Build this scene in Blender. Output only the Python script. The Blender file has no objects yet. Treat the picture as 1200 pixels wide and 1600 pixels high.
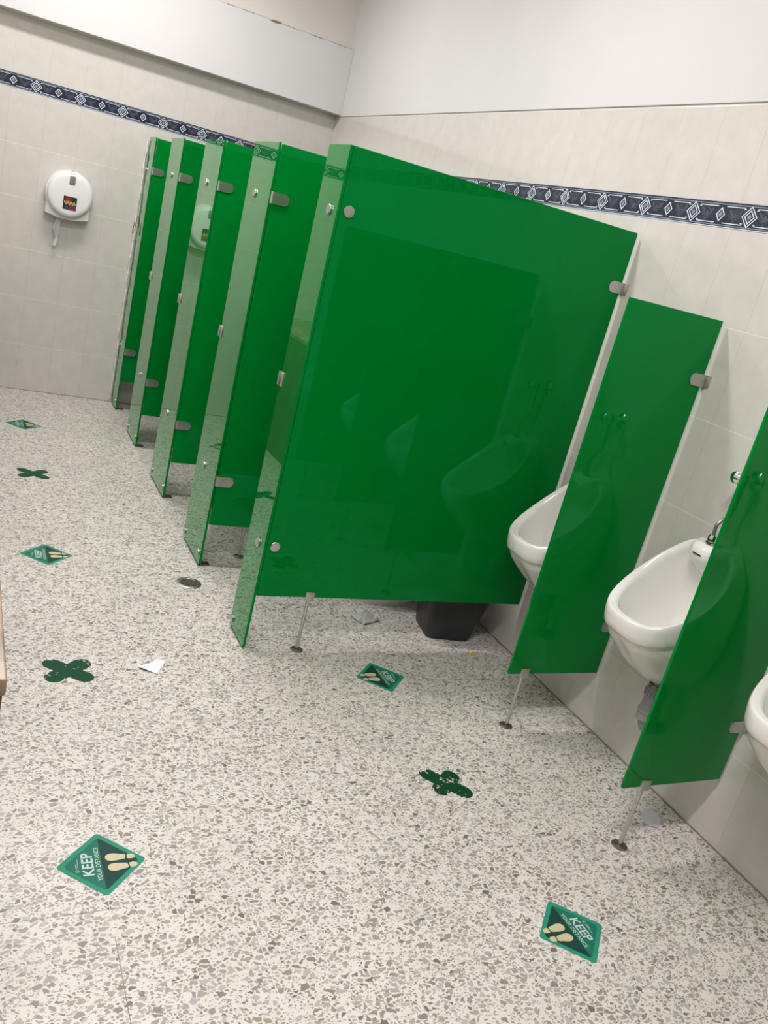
import bpy, bmesh, math, random
from mathutils import Vector, Matrix, noise
random.seed(7)
S = bpy.context.scene
COL = S.collection
PI = math.pi

# ------------------------------------------------------------------ camera
CAM = (-2.20846, -5.98497, 1.50359)
YAW, PITCH, ROLL = -0.50965, -0.30205, 0.25322
FPX = 1331.333
def cam_axes():
    cy, sy, cp, sp = math.cos(YAW), math.sin(YAW), math.cos(PITCH), math.sin(PITCH)
    f = Vector((-sy*cp, cy*cp, sp)); r = Vector((cy, sy, 0)); u = r.cross(f)
    cr, sr = math.cos(ROLL), math.sin(ROLL)
    return r*cr + u*sr, -r*sr + u*cr, f
r_, u_, f_ = cam_axes()
cd = bpy.data.cameras.new('camera'); cam = bpy.data.objects.new('camera', cd); COL.objects.link(cam)
cam.matrix_world = Matrix(((r_.x, u_.x, -f_.x, CAM[0]), (r_.y, u_.y, -f_.y, CAM[1]), (r_.z, u_.z, -f_.z, CAM[2]), (0, 0, 0, 1)))
cd.sensor_fit = 'VERTICAL'; cd.sensor_height = 36; cd.sensor_width = 27; cd.lens = FPX*36/1600
cd.clip_start = 0.05
S.camera = cam

# ------------------------------------------------------------------ world, lamps, exposure
w = bpy.data.worlds.new('world'); S.world = w; w.use_nodes = True
w.node_tree.nodes['Background'].inputs[0].default_value = (0.9, 0.95, 1, 1)
w.node_tree.nodes['Background'].inputs[1].default_value = 0.3
S.view_settings.view_transform = 'Standard'; S.view_settings.look = 'None'
S.view_settings.gamma = 1; S.view_settings.use_curve_mapping = False
S.view_settings.exposure = 0.14
ZC = 3.25
LAMPS = [(-1.60, -1.15, 33), (-1.60, -3.05, 38), (-1.98, -5.35, 50)]
for i, (lx, ly, e) in enumerate(LAMPS):
    ld = bpy.data.lights.new('ceiling_lamp_light', 'AREA'); ld.shape = 'RECTANGLE'; ld.size = 1.2; ld.size_y = 0.22
    ld.energy = e; ld.color = (1.0, 0.965, 0.955)
    lo = bpy.data.objects.new('ceiling_lamp_light', ld); COL.objects.link(lo); lo.location = (lx, ly, ZC-0.1)

# ------------------------------------------------------------------ helpers
def new_bm(): return bmesh.new()
def add_box(bm, x0, x1, y0, y1, z0, z1, bev=0, seg=2, mi=0, mat=None):
    b = bmesh.new(); bmesh.ops.create_cube(b, size=1)
    for v in b.verts:
        v.co = Vector(((x0+x1)/2+v.co.x*(x1-x0), (y0+y1)/2+v.co.y*(y1-y0), (z0+z1)/2+v.co.z*(z1-z0)))
    if bev: bmesh.ops.bevel(b, geom=b.edges[:], offset=bev, segments=seg, affect='EDGES', profile=0.5)
    merge(bm, b, mi, mat)
def merge(bm, b, mi=0, mat=None, smooth=False):
    if mat is not None: bmesh.ops.transform(b, matrix=mat, verts=b.verts)
    bmesh.ops.recalc_face_normals(b, faces=b.faces)
    for f in b.faces:
        f.material_index = mi
        if smooth: f.smooth = True
    me = bpy.data.meshes.new('tmp'); b.to_mesh(me); b.free(); bm.from_mesh(me); bpy.data.meshes.remove(me)
def add_lathe(bm, prof, seg=24, mi=0, mat=None, smooth=True):
    """profile (r, z) from bottom to top round the z axis"""
    b = bmesh.new(); rings = []
    for (r, z) in prof:
        if r < 1e-6: rings.append([b.verts.new((0, 0, z))])
        else: rings.append([b.verts.new((r*math.cos(2*PI*k/seg), r*math.sin(2*PI*k/seg), z)) for k in range(seg)])
    for a, c in zip(rings, rings[1:]):
        for k in range(seg):
            q = [a[k % len(a)], a[(k+1) % len(a)], c[(k+1) % len(c)], c[k % len(c)]]
            u = []
            for v in q:
                if v not in u: u.append(v)
            if len(u) > 2: b.faces.new(u)
    for R in (rings[0], rings[-1]):
        if len(R) > 2: b.faces.new(R)
    merge(bm, b, mi, mat, False)
def catmull(pts, n):
    out = []
    P = [pts[0]] + list(pts) + [pts[-1]]
    for i in range(1, len(P)-2):
        for k in range(n):
            t = k/n; a, b_, c, d = [Vector(p) for p in P[i-1:i+3]]
            out.append(0.5*((2*b_) + (-a+c)*t + (2*a-5*b_+4*c-d)*t*t + (-a+3*b_-3*c+d)*t**3))
    out.append(Vector(pts[-1])); return out
def add_tube(bm, pts, r, seg=12, mi=0, n=8):
    pts = catmull(pts, n) if len(pts) > 2 else [Vector(p) for p in pts]
    b = bmesh.new(); rings = []; up = None
    for i, p in enumerate(pts):
        t = (pts[min(i+1, len(pts)-1)] - pts[max(i-1, 0)]).normalized()
        if up is None: up = t.orthogonal().normalized()
        up = (up - t*up.dot(t)).normalized(); s = t.cross(up)
        rr = r(i/(len(pts)-1)) if callable(r) else r
        rings.append([b.verts.new(p + up*rr*math.cos(2*PI*k/seg) + s*rr*math.sin(2*PI*k/seg)) for k in range(seg)])
    for a, c in zip(rings, rings[1:]):
        for k in range(seg): b.faces.new((a[k], a[(k+1) % seg], c[(k+1) % seg], c[k]))
    b.faces.new(rings[0]); b.faces.new(rings[-1])
    merge(bm, b, mi)
def add_poly(bm, pts, z0, z1, mi=0, mat=None):
    """prism of a closed 2D outline (x, y) between z0 and z1"""
    b = bmesh.new()
    lo = [b.verts.new((x, y, z0)) for x, y in pts]; hi = [b.verts.new((x, y, z1)) for x, y in pts]
    n = len(pts); b.faces.new(lo); b.faces.new(hi)
    for k in range(n): b.faces.new((lo[k], lo[(k+1) % n], hi[(k+1) % n], hi[k]))
    merge(bm, b, mi, mat)
def obj(name, bm, mats, parent=None, smooth=35, loc=None, sub=0):
    me = bpy.data.meshes.new(name); bm.to_mesh(me); bm.free()
    for m in (mats if isinstance(mats, (list, tuple)) else [mats]): me.materials.append(m)
    o = bpy.data.objects.new(name, me); COL.objects.link(o)
    if parent: o.parent = parent
    if loc: o.location = loc
    if smooth:
        me.polygons.foreach_set('use_smooth', [True]*len(me.polygons))
        if smooth < 180:
            me.set_sharp_from_angle(angle=math.radians(smooth))
    if sub:
        md = o.modifiers.new('subdivision', 'SUBSURF'); md.levels = sub; md.render_levels = sub
    return o
def tag(o, label=None, cat=None, group=None, kind=None):
    if label: o['label'] = label
    if cat: o['category'] = cat
    if group: o['group'] = group
    if kind: o['kind'] = kind
    return o
def thing(name, label, cat, loc, group=None, rz=0):
    o = bpy.data.objects.new(name, None); COL.objects.link(o); o.location = loc; o.rotation_euler = (0, 0, rz)
    o.empty_display_size = 0.05
    return tag(o, label, cat, group)
def struct(name, bm, m, label=None, cat=None, smooth=0):
    o = obj(name, bm, m, smooth=smooth); o['kind'] = 'structure'
    return tag(o, label, cat)
RX = lambda a: Matrix.Rotation(a, 4, 'X')
RY = lambda a: Matrix.Rotation(a, 4, 'Y')
RZ = lambda a: Matrix.Rotation(a, 4, 'Z')
T = lambda *a: Matrix.Translation(a)

# ------------------------------------------------------------------ materials
class N:
    def __init__(s, name):
        s.m = bpy.data.materials.new(name); s.m.use_nodes = True; s.t = s.m.node_tree
        s.b = s.t.nodes['Principled BSDF']
    def n(s, typ, ins=None, **kw):
        x = s.t.nodes.new(typ)
        for k, v in kw.items(): setattr(x, k, v)
        for k, v in (ins or {}).items(): s.put(x.inputs[k], v)
        return x
    def put(s, sock, v):
        if isinstance(v, bpy.types.NodeSocket): s.t.links.new(v, sock)
        elif isinstance(v, bpy.types.Node): s.t.links.new(v.outputs[0], sock)
        else: sock.default_value = v
    def math(s, op, a, b=0.0, c=0.0, clamp=False):
        x = s.n('ShaderNodeMath', {0: a, 1: b, 2: c}, operation=op); x.use_clamp = clamp; return x.outputs[0]
    def mix(s, f, a, b, mode='MIX'):
        x = s.n('ShaderNodeMix', data_type='RGBA', blend_type=mode)
        s.put(x.inputs[0], f); s.put(x.inputs[6], a); s.put(x.inputs[7], b); return x.outputs[2]
    def ramp(s, f, stops, interp='LINEAR'):
        x = s.n('ShaderNodeValToRGB', {0: f}); cr = x.color_ramp; cr.interpolation = interp
        while len(cr.elements) < len(stops): cr.elements.new(0.5)
        for e, (p, c) in zip(cr.elements, stops): e.position = p; e.color = (*c, 1) if len(c) == 3 else c
        return x.outputs[0]
    def set(s, **kw):
        names = dict(color='Base Color', rough='Roughness', metal='Metallic', ior='IOR', spec='Specular IOR Level', coat='Coat Weight',
                     coat_rough='Coat Roughness', normal='Normal', alpha='Alpha', trans='Transmission Weight', sub='Subsurface Weight', emi='Emission Color', emis='Emission Strength')
        for k, v in kw.items(): s.put(s.b.inputs[names[k]], v)
        return s
def plain(name, c, rough=0.5, metal=0, var=0.06, scale=30, **kw):
    a = N(name)
    co = a.n('ShaderNodeTexCoord').outputs['Object']
    nz = a.n('ShaderNodeTexNoise', {'Vector': co, 'Scale': scale, 'Detail': 4.0})
    col = a.ramp(nz.outputs[0], [(0.3, tuple(x*(1-var) for x in c)), (0.7, tuple(min(1, x*(1+var)) for x in c))])
    a.set(color=col, rough=rough, metal=metal, **kw); return a.m

def tile_material(name, uax):
    a = N(name)
    co = a.n('ShaderNodeTexCoord').outputs['Object']
    sp = a.n('ShaderNodeSeparateXYZ', {0: co}); u = sp.outputs[uax]; z = sp.outputs[2]
    z_up = a.math('SUBTRACT', z, 0.08)
    above = a.math('GREATER_THAN', z, 1.84)
    zz = a.math('ADD', a.math('MULTIPLY', above, z_up), a.math('MULTIPLY', a.math('SUBTRACT', 1.0, above), z))
    def dist(c, per, off=0.0):
        q = a.math('FRACT', a.math('DIVIDE', a.math('ADD', c, 50*per+off), per))
        return a.math('MULTIPLY', a.math('SUBTRACT', 0.5, a.math('ABSOLUTE', a.math('SUBTRACT', q, 0.5))), per)
    dv = dist(u, 0.2, 0.005 if uax == 0 else 0.0); dh = dist(zz, 0.3)
    mh = a.math('LESS_THAN', dh, 0.0011); mv = a.math('LESS_THAN', dv, 0.0008)
    # tile-to-tile tone
    iu = a.math('FLOOR', a.math('DIVIDE', a.math('ADD', u, 10.0), 0.2)); iz = a.math('FLOOR', a.math('DIVIDE', zz, 0.3))
    cell = a.n('ShaderNodeCombineXYZ', {0: iu, 1: iz, 2: 0.0})
    wn = a.n('ShaderNodeTexWhiteNoise', {'Vector': cell.outputs[0]}, noise_dimensions='3D')
    cloud = a.n('ShaderNodeTexNoise', {'Vector': co, 'Scale': 14.0, 'Detail': 5.0, 'Roughness': 0.6})
    base = a.ramp(cloud.outputs[0], [(0.3, (0.60, 0.572, 0.54)), (0.7, (0.66, 0.63, 0.597))])
    base = a.mix(a.math('MULTIPLY', wn.outputs[0], 0.07), base, (0.45, 0.43, 0.39, 1))
    base = a.mix(a.math('MULTIPLY', mv, 0.55), base, (0.42, 0.40, 0.36, 1))
    base = a.mix(a.math('MULTIPLY', mh, 0.75), base, (0.82, 0.80, 0.75, 1))
    # thin shadow-side groove just under the pale joint
    d = a.math('MINIMUM', dv, dh)
    hgt = a.math('SMOOTH_MIN', a.math('DIVIDE', d, 0.003), 1.0, 0.3)
    wav = a.n('ShaderNodeTexNoise', {'Vector': co, 'Scale': 5.0, 'Detail': 2.0})
    hh = a.math('ADD', hgt, a.math('MULTIPLY', wav.outputs[0], 0.6))
    bp = a.n('ShaderNodeBump', {'Height': hh, 'Strength': 0.3, 'Distance': 0.0008})
    a.set(color=base, rough=a.math('ADD', 0.09, a.math('MULTIPLY', mh, 0.5)), ior=1.5, normal=bp.outputs[0]); return a.m

def terrazzo_material():
    a = N('terrazzo')
    co = a.n('ShaderNodeTexCoord').outputs['Object']
    sp = a.n('ShaderNodeSeparateXYZ', {0: co})
    flat = a.n('ShaderNodeCombineXYZ', {0: sp.outputs[0], 1: sp.outputs[1], 2: 0.0}).outputs[0]
    dn = a.n('ShaderNodeTexNoise', {'Vector': flat, 'Scale': 70.0, 'Detail': 2.0})
    off = a.n('ShaderNodeVectorMath', {0: dn.outputs[1], 1: (0.5, 0.5, 0.5)}, operation='SUBTRACT')
    off = a.n('ShaderNodeVectorMath', {0: off.outputs[0], 'Scale': 0.010}, operation='SCALE')
    wv = a.n('ShaderNodeVectorMath', {0: flat, 1: off.outputs[0]}, operation='ADD').outputs[0]
    col = None
    cloud = a.n('ShaderNodeTexNoise', {'Vector': flat, 'Scale': 2.2, 'Detail': 5.0})
    matrix = a.ramp(cloud.outputs[0], [(0.3, (0.665, 0.622, 0.587)), (0.7, (0.74, 0.695, 0.66))])
    col = matrix
    greys = [(0.0, (0.47, 0.435, 0.395)), (0.18, (0.34, 0.315, 0.28)), (0.40, (0.25, 0.228, 0.20)), (0.60, (0.40, 0.35, 0.295)),
             (0.70, (0.185, 0.17, 0.15)), (0.82, (0.33, 0.25, 0.18)), (0.87, (0.42, 0.415, 0.46)), (0.93, (0.085, 0.078, 0.07))]
    for sc, keep, tmin, tvar, ang, st in ((210.0, 0.36, 0.14, 0.20, 0.7, 1.35), (98.0, 0.62, 0.10, 0.20, -0.5, 1.3), (55.0, 0.58, 0.075, 0.22, 0.2, 1.35)):
        mp = a.n('ShaderNodeMapping', {'Vector': wv, 'Rotation': (0, 0, ang), 'Scale': (1.0, st, 1.0)})
        v1 = a.n('ShaderNodeTexVoronoi', {'Vector': mp.outputs[0], 'Scale': sc, 'Randomness': 1.0}, voronoi_dimensions='2D', feature='F1')
        v2 = a.n('ShaderNodeTexVoronoi', {'Vector': mp.outputs[0], 'Scale': sc, 'Randomness': 1.0}, voronoi_dimensions='2D', feature='DISTANCE_TO_EDGE')
        cs = a.n('ShaderNodeSeparateColor', {0: v1.outputs['Color']})
        thr = a.math('ADD', tmin, a.math('MULTIPLY', cs.outputs[0], tvar))
        m = a.math('MULTIPLY', a.math('SUBTRACT', v2.outputs['Distance'], thr), 28.0, clamp=True)
        k = a.math('LESS_THAN', cs.outputs[1], keep)
        m = a.math('MULTIPLY', m, k)
        chip = a.ramp(cs.outputs[2], greys, 'CONSTANT')
        fine = a.n('ShaderNodeTexNoise', {'Vector': flat, 'Scale': 320.0, 'Detail': 3.0})
        chip = a.mix(0.25, chip, a.ramp(fine.outputs[0], [(0.3, (0.25, 0.24, 0.22)), (0.7, (0.55, 0.52, 0.48))]))
        col = a.mix(m, col, chip)
    # 30 cm tile joints, uneven: nearly filled in places, dark elsewhere
    def dist(c):
        q = a.math('FRACT', a.math('DIVIDE', a.math('ADD', c, 30.01), 0.3))
        return a.math('MULTIPLY', a.math('SUBTRACT', 0.5, a.math('ABSOLUTE', a.math('SUBTRACT', q, 0.5))), 0.3)
    pn = a.n('ShaderNodeTexNoise', {'Vector': flat, 'Scale': 1.7, 'Detail': 2.0})
    dk = a.ramp(pn.outputs[0], [(0.50, (0.0, 0.0, 0.0)), (0.60, (1, 1, 1))])
    jy = a.math('LESS_THAN', dist(sp.outputs[1]), 0.0009); jx = a.math('LESS_THAN', dist(a.math('ADD', sp.outputs[0], -0.01)), 0.0010)
    X, Y = sp.outputs[0], sp.outputs[1]
    front = a.math('LESS_THAN', Y, -4.50)
    side = a.math('MAXIMUM', a.math('LESS_THAN', X, -1.79), a.math('GREATER_THAN', X, -0.46))
    dkx = a.math('MAXIMUM', a.math('MULTIPLY', a.math('LESS_THAN', Y, -4.585), a.math('LESS_THAN', X, -1.7)), a.math('MULTIPLY', dk, 0.4))
    dky = a.math('MAXIMUM', a.math('MULTIPLY', front, side), a.math('MULTIPLY', dk, 0.6))
    col = a.mix(a.math('MULTIPLY', jx, 0.7), col, a.mix(dkx, (0.80, 0.76, 0.70, 1), (0.17, 0.14, 0.12, 1)))
    col = a.mix(a.math('MULTIPLY', jy, a.math('ADD', 0.12, a.math('MULTIPLY', dky, 0.78))), col, (0.18, 0.14, 0.12, 1))
    # traffic grime, brown smears
    g = a.n('ShaderNodeTexNoise', {'Vector': flat, 'Scale': 5.5, 'Detail': 6.0, 'Roughness': 0.65})
    gm = a.ramp(g.outputs[0], [(0.62, (0, 0, 0)), (0.80, (1, 1, 1))])
    col = a.mix(a.math('MULTIPLY', gm, 0.35), col, (0.33, 0.27, 0.21, 1))
    rg = a.n('ShaderNodeTexNoise', {'Vector': flat, 'Scale': 9.0, 'Detail': 3.0})
    a.set(color=col, rough=a.math('ADD', 0.22, a.math('MULTIPLY', rg.outputs[0], 0.2)), ior=1.45)
    return a.m

def glass_material():
    a = N('green_painted_glass')
    co = a.n('ShaderNodeTexCoord').outputs['Object']
    nz = a.n('ShaderNodeTexNoise', {'Vector': co, 'Scale': 3.0, 'Detail': 2.0})
    col = a.ramp(nz.outputs[0], [(0.3, (0.0002, 0.180, 0.020)), (0.7, (0.0002, 0.198, 0.024))])
    # painted body under a polished face; reflectance rises from 2.5 % head-on towards grazing view
    a.set(color=col, rough=0.6, spec=0.0)
    lw = a.n('ShaderNodeLayerWeight', {'Blend': 0.5}).outputs['Facing']
    fr = a.math('ADD', a.math('MULTIPLY', a.math('POWER', lw, 3.4), 0.96), 0.042)
    tint = a.ramp(lw, [(0.1, (0.08, 0.90, 0.55)), (0.55, (0.62, 1.0, 0.72)), (0.85, (0.88, 1.0, 0.90))])
    gl = a.n('ShaderNodeBsdfGlossy', {'Color': tint, 'Roughness': 0.012})
    mx = a.n('ShaderNodeMixShader', {0: fr, 1: a.b.outputs[0], 2: gl})
    a.put(a.t.nodes['Material Output'].inputs[0], mx.outputs[0]); return a.m

M = {}
M['tile_back'] = tile_material('cream_wall_tile_back', 0)
M['tile_side'] = tile_material('cream_wall_tile_side', 1)
M['terrazzo'] = terrazzo_material()
M['glass'] = glass_material()
M['plaster'] = plain('white_plaster', (0.66, 0.65, 0.65), 0.75, var=0.02, scale=3)
M['plaster_warm'] = plain('white_plaster_warm', (0.69, 0.65, 0.62), 0.75, var=0.02, scale=3)
M['ceiling'] = plain('ceiling_white', (0.82, 0.81, 0.79), 0.8, var=0.02)
M['grout'] = plain('grimy_grout', (0.27, 0.235, 0.19), 0.8, var=0.35, scale=25)
M['steel'] = plain('brushed_steel', (0.58, 0.56, 0.54), 0.32, 1, var=0.08, scale=90)
M['steel_dark'] = plain('dull_dark_steel', (0.17, 0.155, 0.14), 0.4, 0.8, var=0.3, scale=60)
M['chrome'] = plain('chrome', (0.78, 0.78, 0.78), 0.07, 1, var=0.01)
M['hose'] = plain('braided_grey_hose', (0.30, 0.31, 0.31), 0.28, 0.8, var=0.2, scale=300)
M['china'] = plain('white_china', (0.83, 0.81, 0.785), 0.08, var=0.01, scale=4, coat=0.3)
M['pvc'] = plain('grey_pvc', (0.27, 0.28, 0.28), 0.4, var=0.08)
M['slot'] = plain('black_slot', (0.02, 0.02, 0.02), 0.6)
M['plastic'] = plain('white_plastic', (0.80, 0.80, 0.80), 0.3, var=0.01)
M['window'] = plain('grey_window_plastic', (0.20, 0.20, 0.20), 0.3)
M['tissue'] = plain('white_tissue', (0.88, 0.88, 0.90), 0.9, var=0.03, scale=60)
M['paper'] = plain('lilac_white_paper', (0.84, 0.81, 0.87), 0.85, var=0.03, scale=40)
M['bin'] = plain('black_plastic', (0.018, 0.021, 0.026), 0.38, var=0.15, scale=20)
M['navy'] = plain('navy_listello', (0.013, 0.018, 0.036), 0.2, var=0.5, scale=60)
M['navy_mid'] = plain('slate_listello', (0.055, 0.068, 0.105), 0.2, var=0.35, scale=70)
M['navy_lite'] = plain('blue_grey_listello', (0.20, 0.27, 0.38), 0.2, var=0.2, scale=60)
M['white_line'] = plain('white_listello_line', (0.70, 0.76, 0.86), 0.2, var=0.05)
M['st_edge'] = plain('sticker_green', (0.022, 0.27, 0.165), 0.55, spec=0.25, var=0.06)
M['st_mid'] = plain('sticker_mid_green', (0.012, 0.155, 0.105), 0.55, spec=0.25, var=0.08)
M['st_dark'] = plain('sticker_dark_green', (0.008, 0.050, 0.042), 0.55, spec=0.25, var=0.12)
M['st_white'] = plain('sticker_white', (0.50, 0.62, 0.57), 0.45, var=0.04)
M['st_cream'] = plain('sticker_cream', (0.58, 0.52, 0.32), 0.45, var=0.06, scale=120)
M['marble'] = plain('tan_marble', (0.30, 0.215, 0.145), 0.25, var=0.35, scale=14)
M['brown_tile'] = plain('brown_cabinet', (0.10, 0.07, 0.05), 0.5, var=0.3, scale=9)
M['brown_chip'] = plain('bare_brown_chip', (0.25, 0.16, 0.10), 0.9, var=0.3)
M['crack'] = plain('grey_crack', (0.30, 0.28, 0.25), 0.9, var=0.3)
M['leaf'] = plain('yellow_leaf', (0.75, 0.45, 0.05), 0.7, var=0.3, scale=80)
M['silicone'] = plain('aged_silicone', (0.70, 0.68, 0.62), 0.5, var=0.25, scale=30)
M['red'] = plain('label_red', (0.25, 0.012, 0.015), 0.4, var=0.5, scale=90)
M['black_ink'] = plain('label_black', (0.012, 0.013, 0.02), 0.4, var=0.3, scale=90)
M['yellow_ink'] = plain('label_yellow', (0.55, 0.50, 0.22), 0.4, var=0.3, scale=200)
M['violet_ink'] = plain('label_violet', (0.12, 0.03, 0.16), 0.4, var=0.4, scale=90)
def tape_material(name, wear, c=(0.004, 0.060, 0.028)):
    """dark green tape, worn through to the floor in flakes (alpha cut-outs)"""
    a = N(name)
    co = a.n('ShaderNodeTexCoord').outputs['Object']
    nz = a.n('ShaderNodeTexNoise', {'Vector': co, 'Scale': 85.0, 'Detail': 3.0, 'Roughness': 0.55})
    nb = a.n('ShaderNodeTexNoise', {'Vector': co, 'Scale': 22.0, 'Detail': 1.0})
    v = a.math('ADD', a.math('MULTIPLY', nz.outputs[0], 0.5), a.math('MULTIPLY', nb.outputs[0], 0.5))
    m = a.math('GREATER_THAN', a.math('ADD', v, 0.0), wear)
    a.set(color=(*c, 1), rough=0.6, spec=0.2, alpha=m); return a.m
M['tape_clean'] = plain('green_tape', (0.006, 0.070, 0.038), 0.6, var=0.1, spec=0.2)
M['tape_worn'] = tape_material('worn_green_tape', 0.405)
M['tape_flaked'] = tape_material('flaked_green_tape', 0.44, (0.002, 0.050, 0.018))
em = N('lamp_diffuser'); em.set(color=(0.9, 0.9, 0.9, 1), emi=(1, 0.97, 0.93, 1), emis=3.0); M['lamp'] = em.m

# ------------------------------------------------------------------ room shell
XL, YB = -2.68, -7.6            # left wall, wall behind the camera
b = new_bm(); add_box(b, XL-0.1, 0.1, YB-0.1, 0.1, -0.1, 0); struct('floor', b, M['terrazzo'])
b = new_bm(); add_box(b, XL-0.1, 0.1, YB-0.1, 0.1, ZC, ZC+0.1); struct('ceiling', b, M['ceiling'])
b = new_bm(); add_box(b, XL-0.1, 0.1, 0, 0.1, 0, 2.19); add_box(b, XL-0.1, 0.1, -0.04, 0.1, 2.19, ZC, mi=1)
struct('wall_back', b, [M['tile_back'], M['plaster_warm']])
b = new_bm(); add_box(b, 0, 0.1, YB, 0, 0, 2.186); add_box(b, -0.006, 0.1, YB, -0.0, 2.186, ZC, bev=0.002, mi=1)
struct('wall_right', b, [M['tile_side'], M['plaster']])
b = new_bm(); add_box(b, XL-0.1, XL, YB, 0, 0, 2.186); add_box(b, XL-0.1, XL+0.006, YB, 0, 2.186, ZC, mi=1)
struct('wall_left', b, [M['tile_side'], M['plaster']])
b = new_bm(); add_box(b, XL, 0, YB-0.1, YB, 0, 2.186); add_box(b, XL, 0, YB-0.1, YB+0.006, 2.186, ZC, mi=1)
struct('wall_front', b, [M['tile_back'], M['plaster']])
# boxed soffit on the back wall, with its crack and chips
b = new_bm(); add_box(b, XL, -0.006, -0.1, -0.001, 2.193, 2.60, bev=0.003, seg=2)
# crack along the top edge
random.seed(3)
x = -0.02
while x > -0.9:
    l = random.uniform(0.02, 0.05); add_box(b, x-l, x, -0.1008, -0.09, 2.5955+random.uniform(-.002, .002), 2.5975+random.uniform(0, .002), mi=1); x -= l*random.uniform(1.0, 1.3)
add_poly(b, [(-0.60, 0), (-0.575, 0.010), (-0.52, 0.012), (-0.515, 0.004), (-0.55, -0.006)], 0, 0.0012, mi=2, mat=T(0, -0.1, 2.592) @ RX(PI/2))
for (cx, ln, th) in ((-0.10, 0.05, 0.012), (-0.30, 0.04, 0.006), (-0.33, 0.05, 0.009), (-0.47, 0.015, 0.006), (-0.62, 0.03, 0.006), (-0.95, 0.02, .004), (-1.05, .03, .005), (-1.55, 0.03, 0.007), (-1.9, 0.05, 0.006), (-2.03, 0.03, 0.01)):
    add_poly(b, [(cx-ln/2, 0), (cx-ln*0.2, th*0.6), (cx+ln*0.3, th*0.4), (cx+ln/2, -th*0.2), (cx, -th*0.5)], 2.1915, 2.1935, mi=2 if ln > 0.03 else 1, mat=T(0, -0.018, 0))
struct('trim_3', b, [M['plaster'], M['crack'], M['brown_chip']], smooth=0)
# dark grout lines at the foot of the walls
b = new_bm(); add_box(b, -0.004, 0.0, YB, 0, 0, 0.004); struct('trim_4', b, M['grout'])
b = new_bm(); add_box(b, XL, 0, -0.003, 0, 0, 0.003); struct('trim_5', b, M['grout'])

# patterned listello band: one relief strip per wall
def listello(name, x0, x1, joint0, mat):
    """strip in local (u, v) = along the wall, up; v 0..0.08"""
    b = new_bm()
    add_box(b, x0, x1, 0, 0.08, 0, 0.0015)
    def bar(a0, a1, v0, v1, mi, h=0.0020): add_box(b, a0, a1, v0, v1, 0, h, mi=mi)
    def diamond(c, hw, hh, t, mi, h):
        o = [(c-hw, 0.04), (c, 0.04+hh), (c+hw, 0.04), (c, 0.04-hh)]; k = 1-t/hw*1.35
        for i in range(4):
            p, q = o[i], o[(i+1) % 4]
            pi = (c+(p[0]-c)*k, 0.04+(p[1]-0.04)*k); qi = (c+(q[0]-c)*k, 0.04+(q[1]-0.04)*k)
            add_poly(b, [p, q, qi, pi], 0, h, mi=mi)
    def solid(c, hw, hh, mi, h, cy=0.04): add_poly(b, [(c-hw, cy), (c, cy+hh), (c+hw, cy), (c, cy-hh)], 0, h, mi=mi)
    j = joint0 - 0.25*math.floor((joint0-x0)/0.25)-0.25
    bar(x0, x1, 0.0, 0.0025, 3, 0.0021)       # pale grout under
    bar(x0, x1, 0.0055, 0.0085, 2); bar(x0, x1, 0.0715, 0.0745, 2)
    while j < x1+0.25:
        for (s0, s1) in ((0.018, 0.100), (0.150, 0.232)):
            a0, a1 = max(x0, j+s0), min(x1, j+s1)
            if a1 > a0:
                bar(a0, a1, 0.0125, 0.0152, 3); bar(a0, a1, 0.0648, 0.0675, 3)
        if x0 < j-0.02 and j+0.02 < x1:
            bar(j-0.0007, j+0.0007, 0, 0.08, 4, 0.0018)
            solid(j, 0.023, 0.025, 0, 0.0021); diamond(j, 0.020, 0.023, 0.0036, 3, 0.0026); solid(j, 0.009, 0.011, 2, 0.0026)
        c = j+0.125
        if x0 < c-0.035 and c+0.035 < x1:
            solid(c, 0.036, 0.037, 0, 0.0022); diamond(c, 0.033, 0.034, 0.0034, 3, 0.0028); diamond(c, 0.021, 0.0225, 0.0034, 3, 0.0028); solid(c, 0.009, 0.010, 2, 0.0028)
            for e in (-1, 1):
                bar(c+e*0.026-0.004, c+e*0.026+0.004, 0.0605, 0.0635, 3, 0.0024); bar(c+e*0.026-0.004, c+e*0.026+0.004, 0.0165, 0.0195, 3, 0.0024)
        for q in (0.0625, 0.1875):
            c = j+q
            if x0 < c-0.03 and c+0.03 < x1:
                diamond(c, 0.027, 0.022, 0.003, 1, 0.0019); solid(c, 0.011, 0.011, 1, 0.0020)
                for e in (-1, 1): add_poly(b, [(c+e*0.030, 0.055), (c+e*0.022, 0.060), (c-e*0.002, 0.028), (c-e*0.0, 0.022)][::e], 0, 0.0018, mi=1)
        j += 0.25
    bmesh.ops.transform(b, matrix=mat, verts=b.verts)
    o = struct(name, b, [M['navy'], M['navy_mid'], M['navy_lite'], M['white_line'], M['black_ink']])
    return o
# back wall: local x -> world x, local y -> world z, local z -> -world y
listello('trim_1', XL, 0, 0.005, Matrix(((1, 0, 0, 0), (0, 0, -1, 0), (0, 1, 0, 1.80), (0, 0, 0, 1))))
# right wall: local x -> -world y, local y -> z, local z -> -world x
listello('trim_2', 0, -YB, 0.232, Matrix(((0, 0, -1, 0), (-1, 0, 0, 0), (0, 1, 0, 1.80), (0, 0, 0, 1))))
listello('trim_6', YB, 0, 0.1, Matrix(((0, 0, 1, XL), (1, 0, 0, 0), (0, 1, 0, 1.80), (0, 0, 0, 1))))

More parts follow.
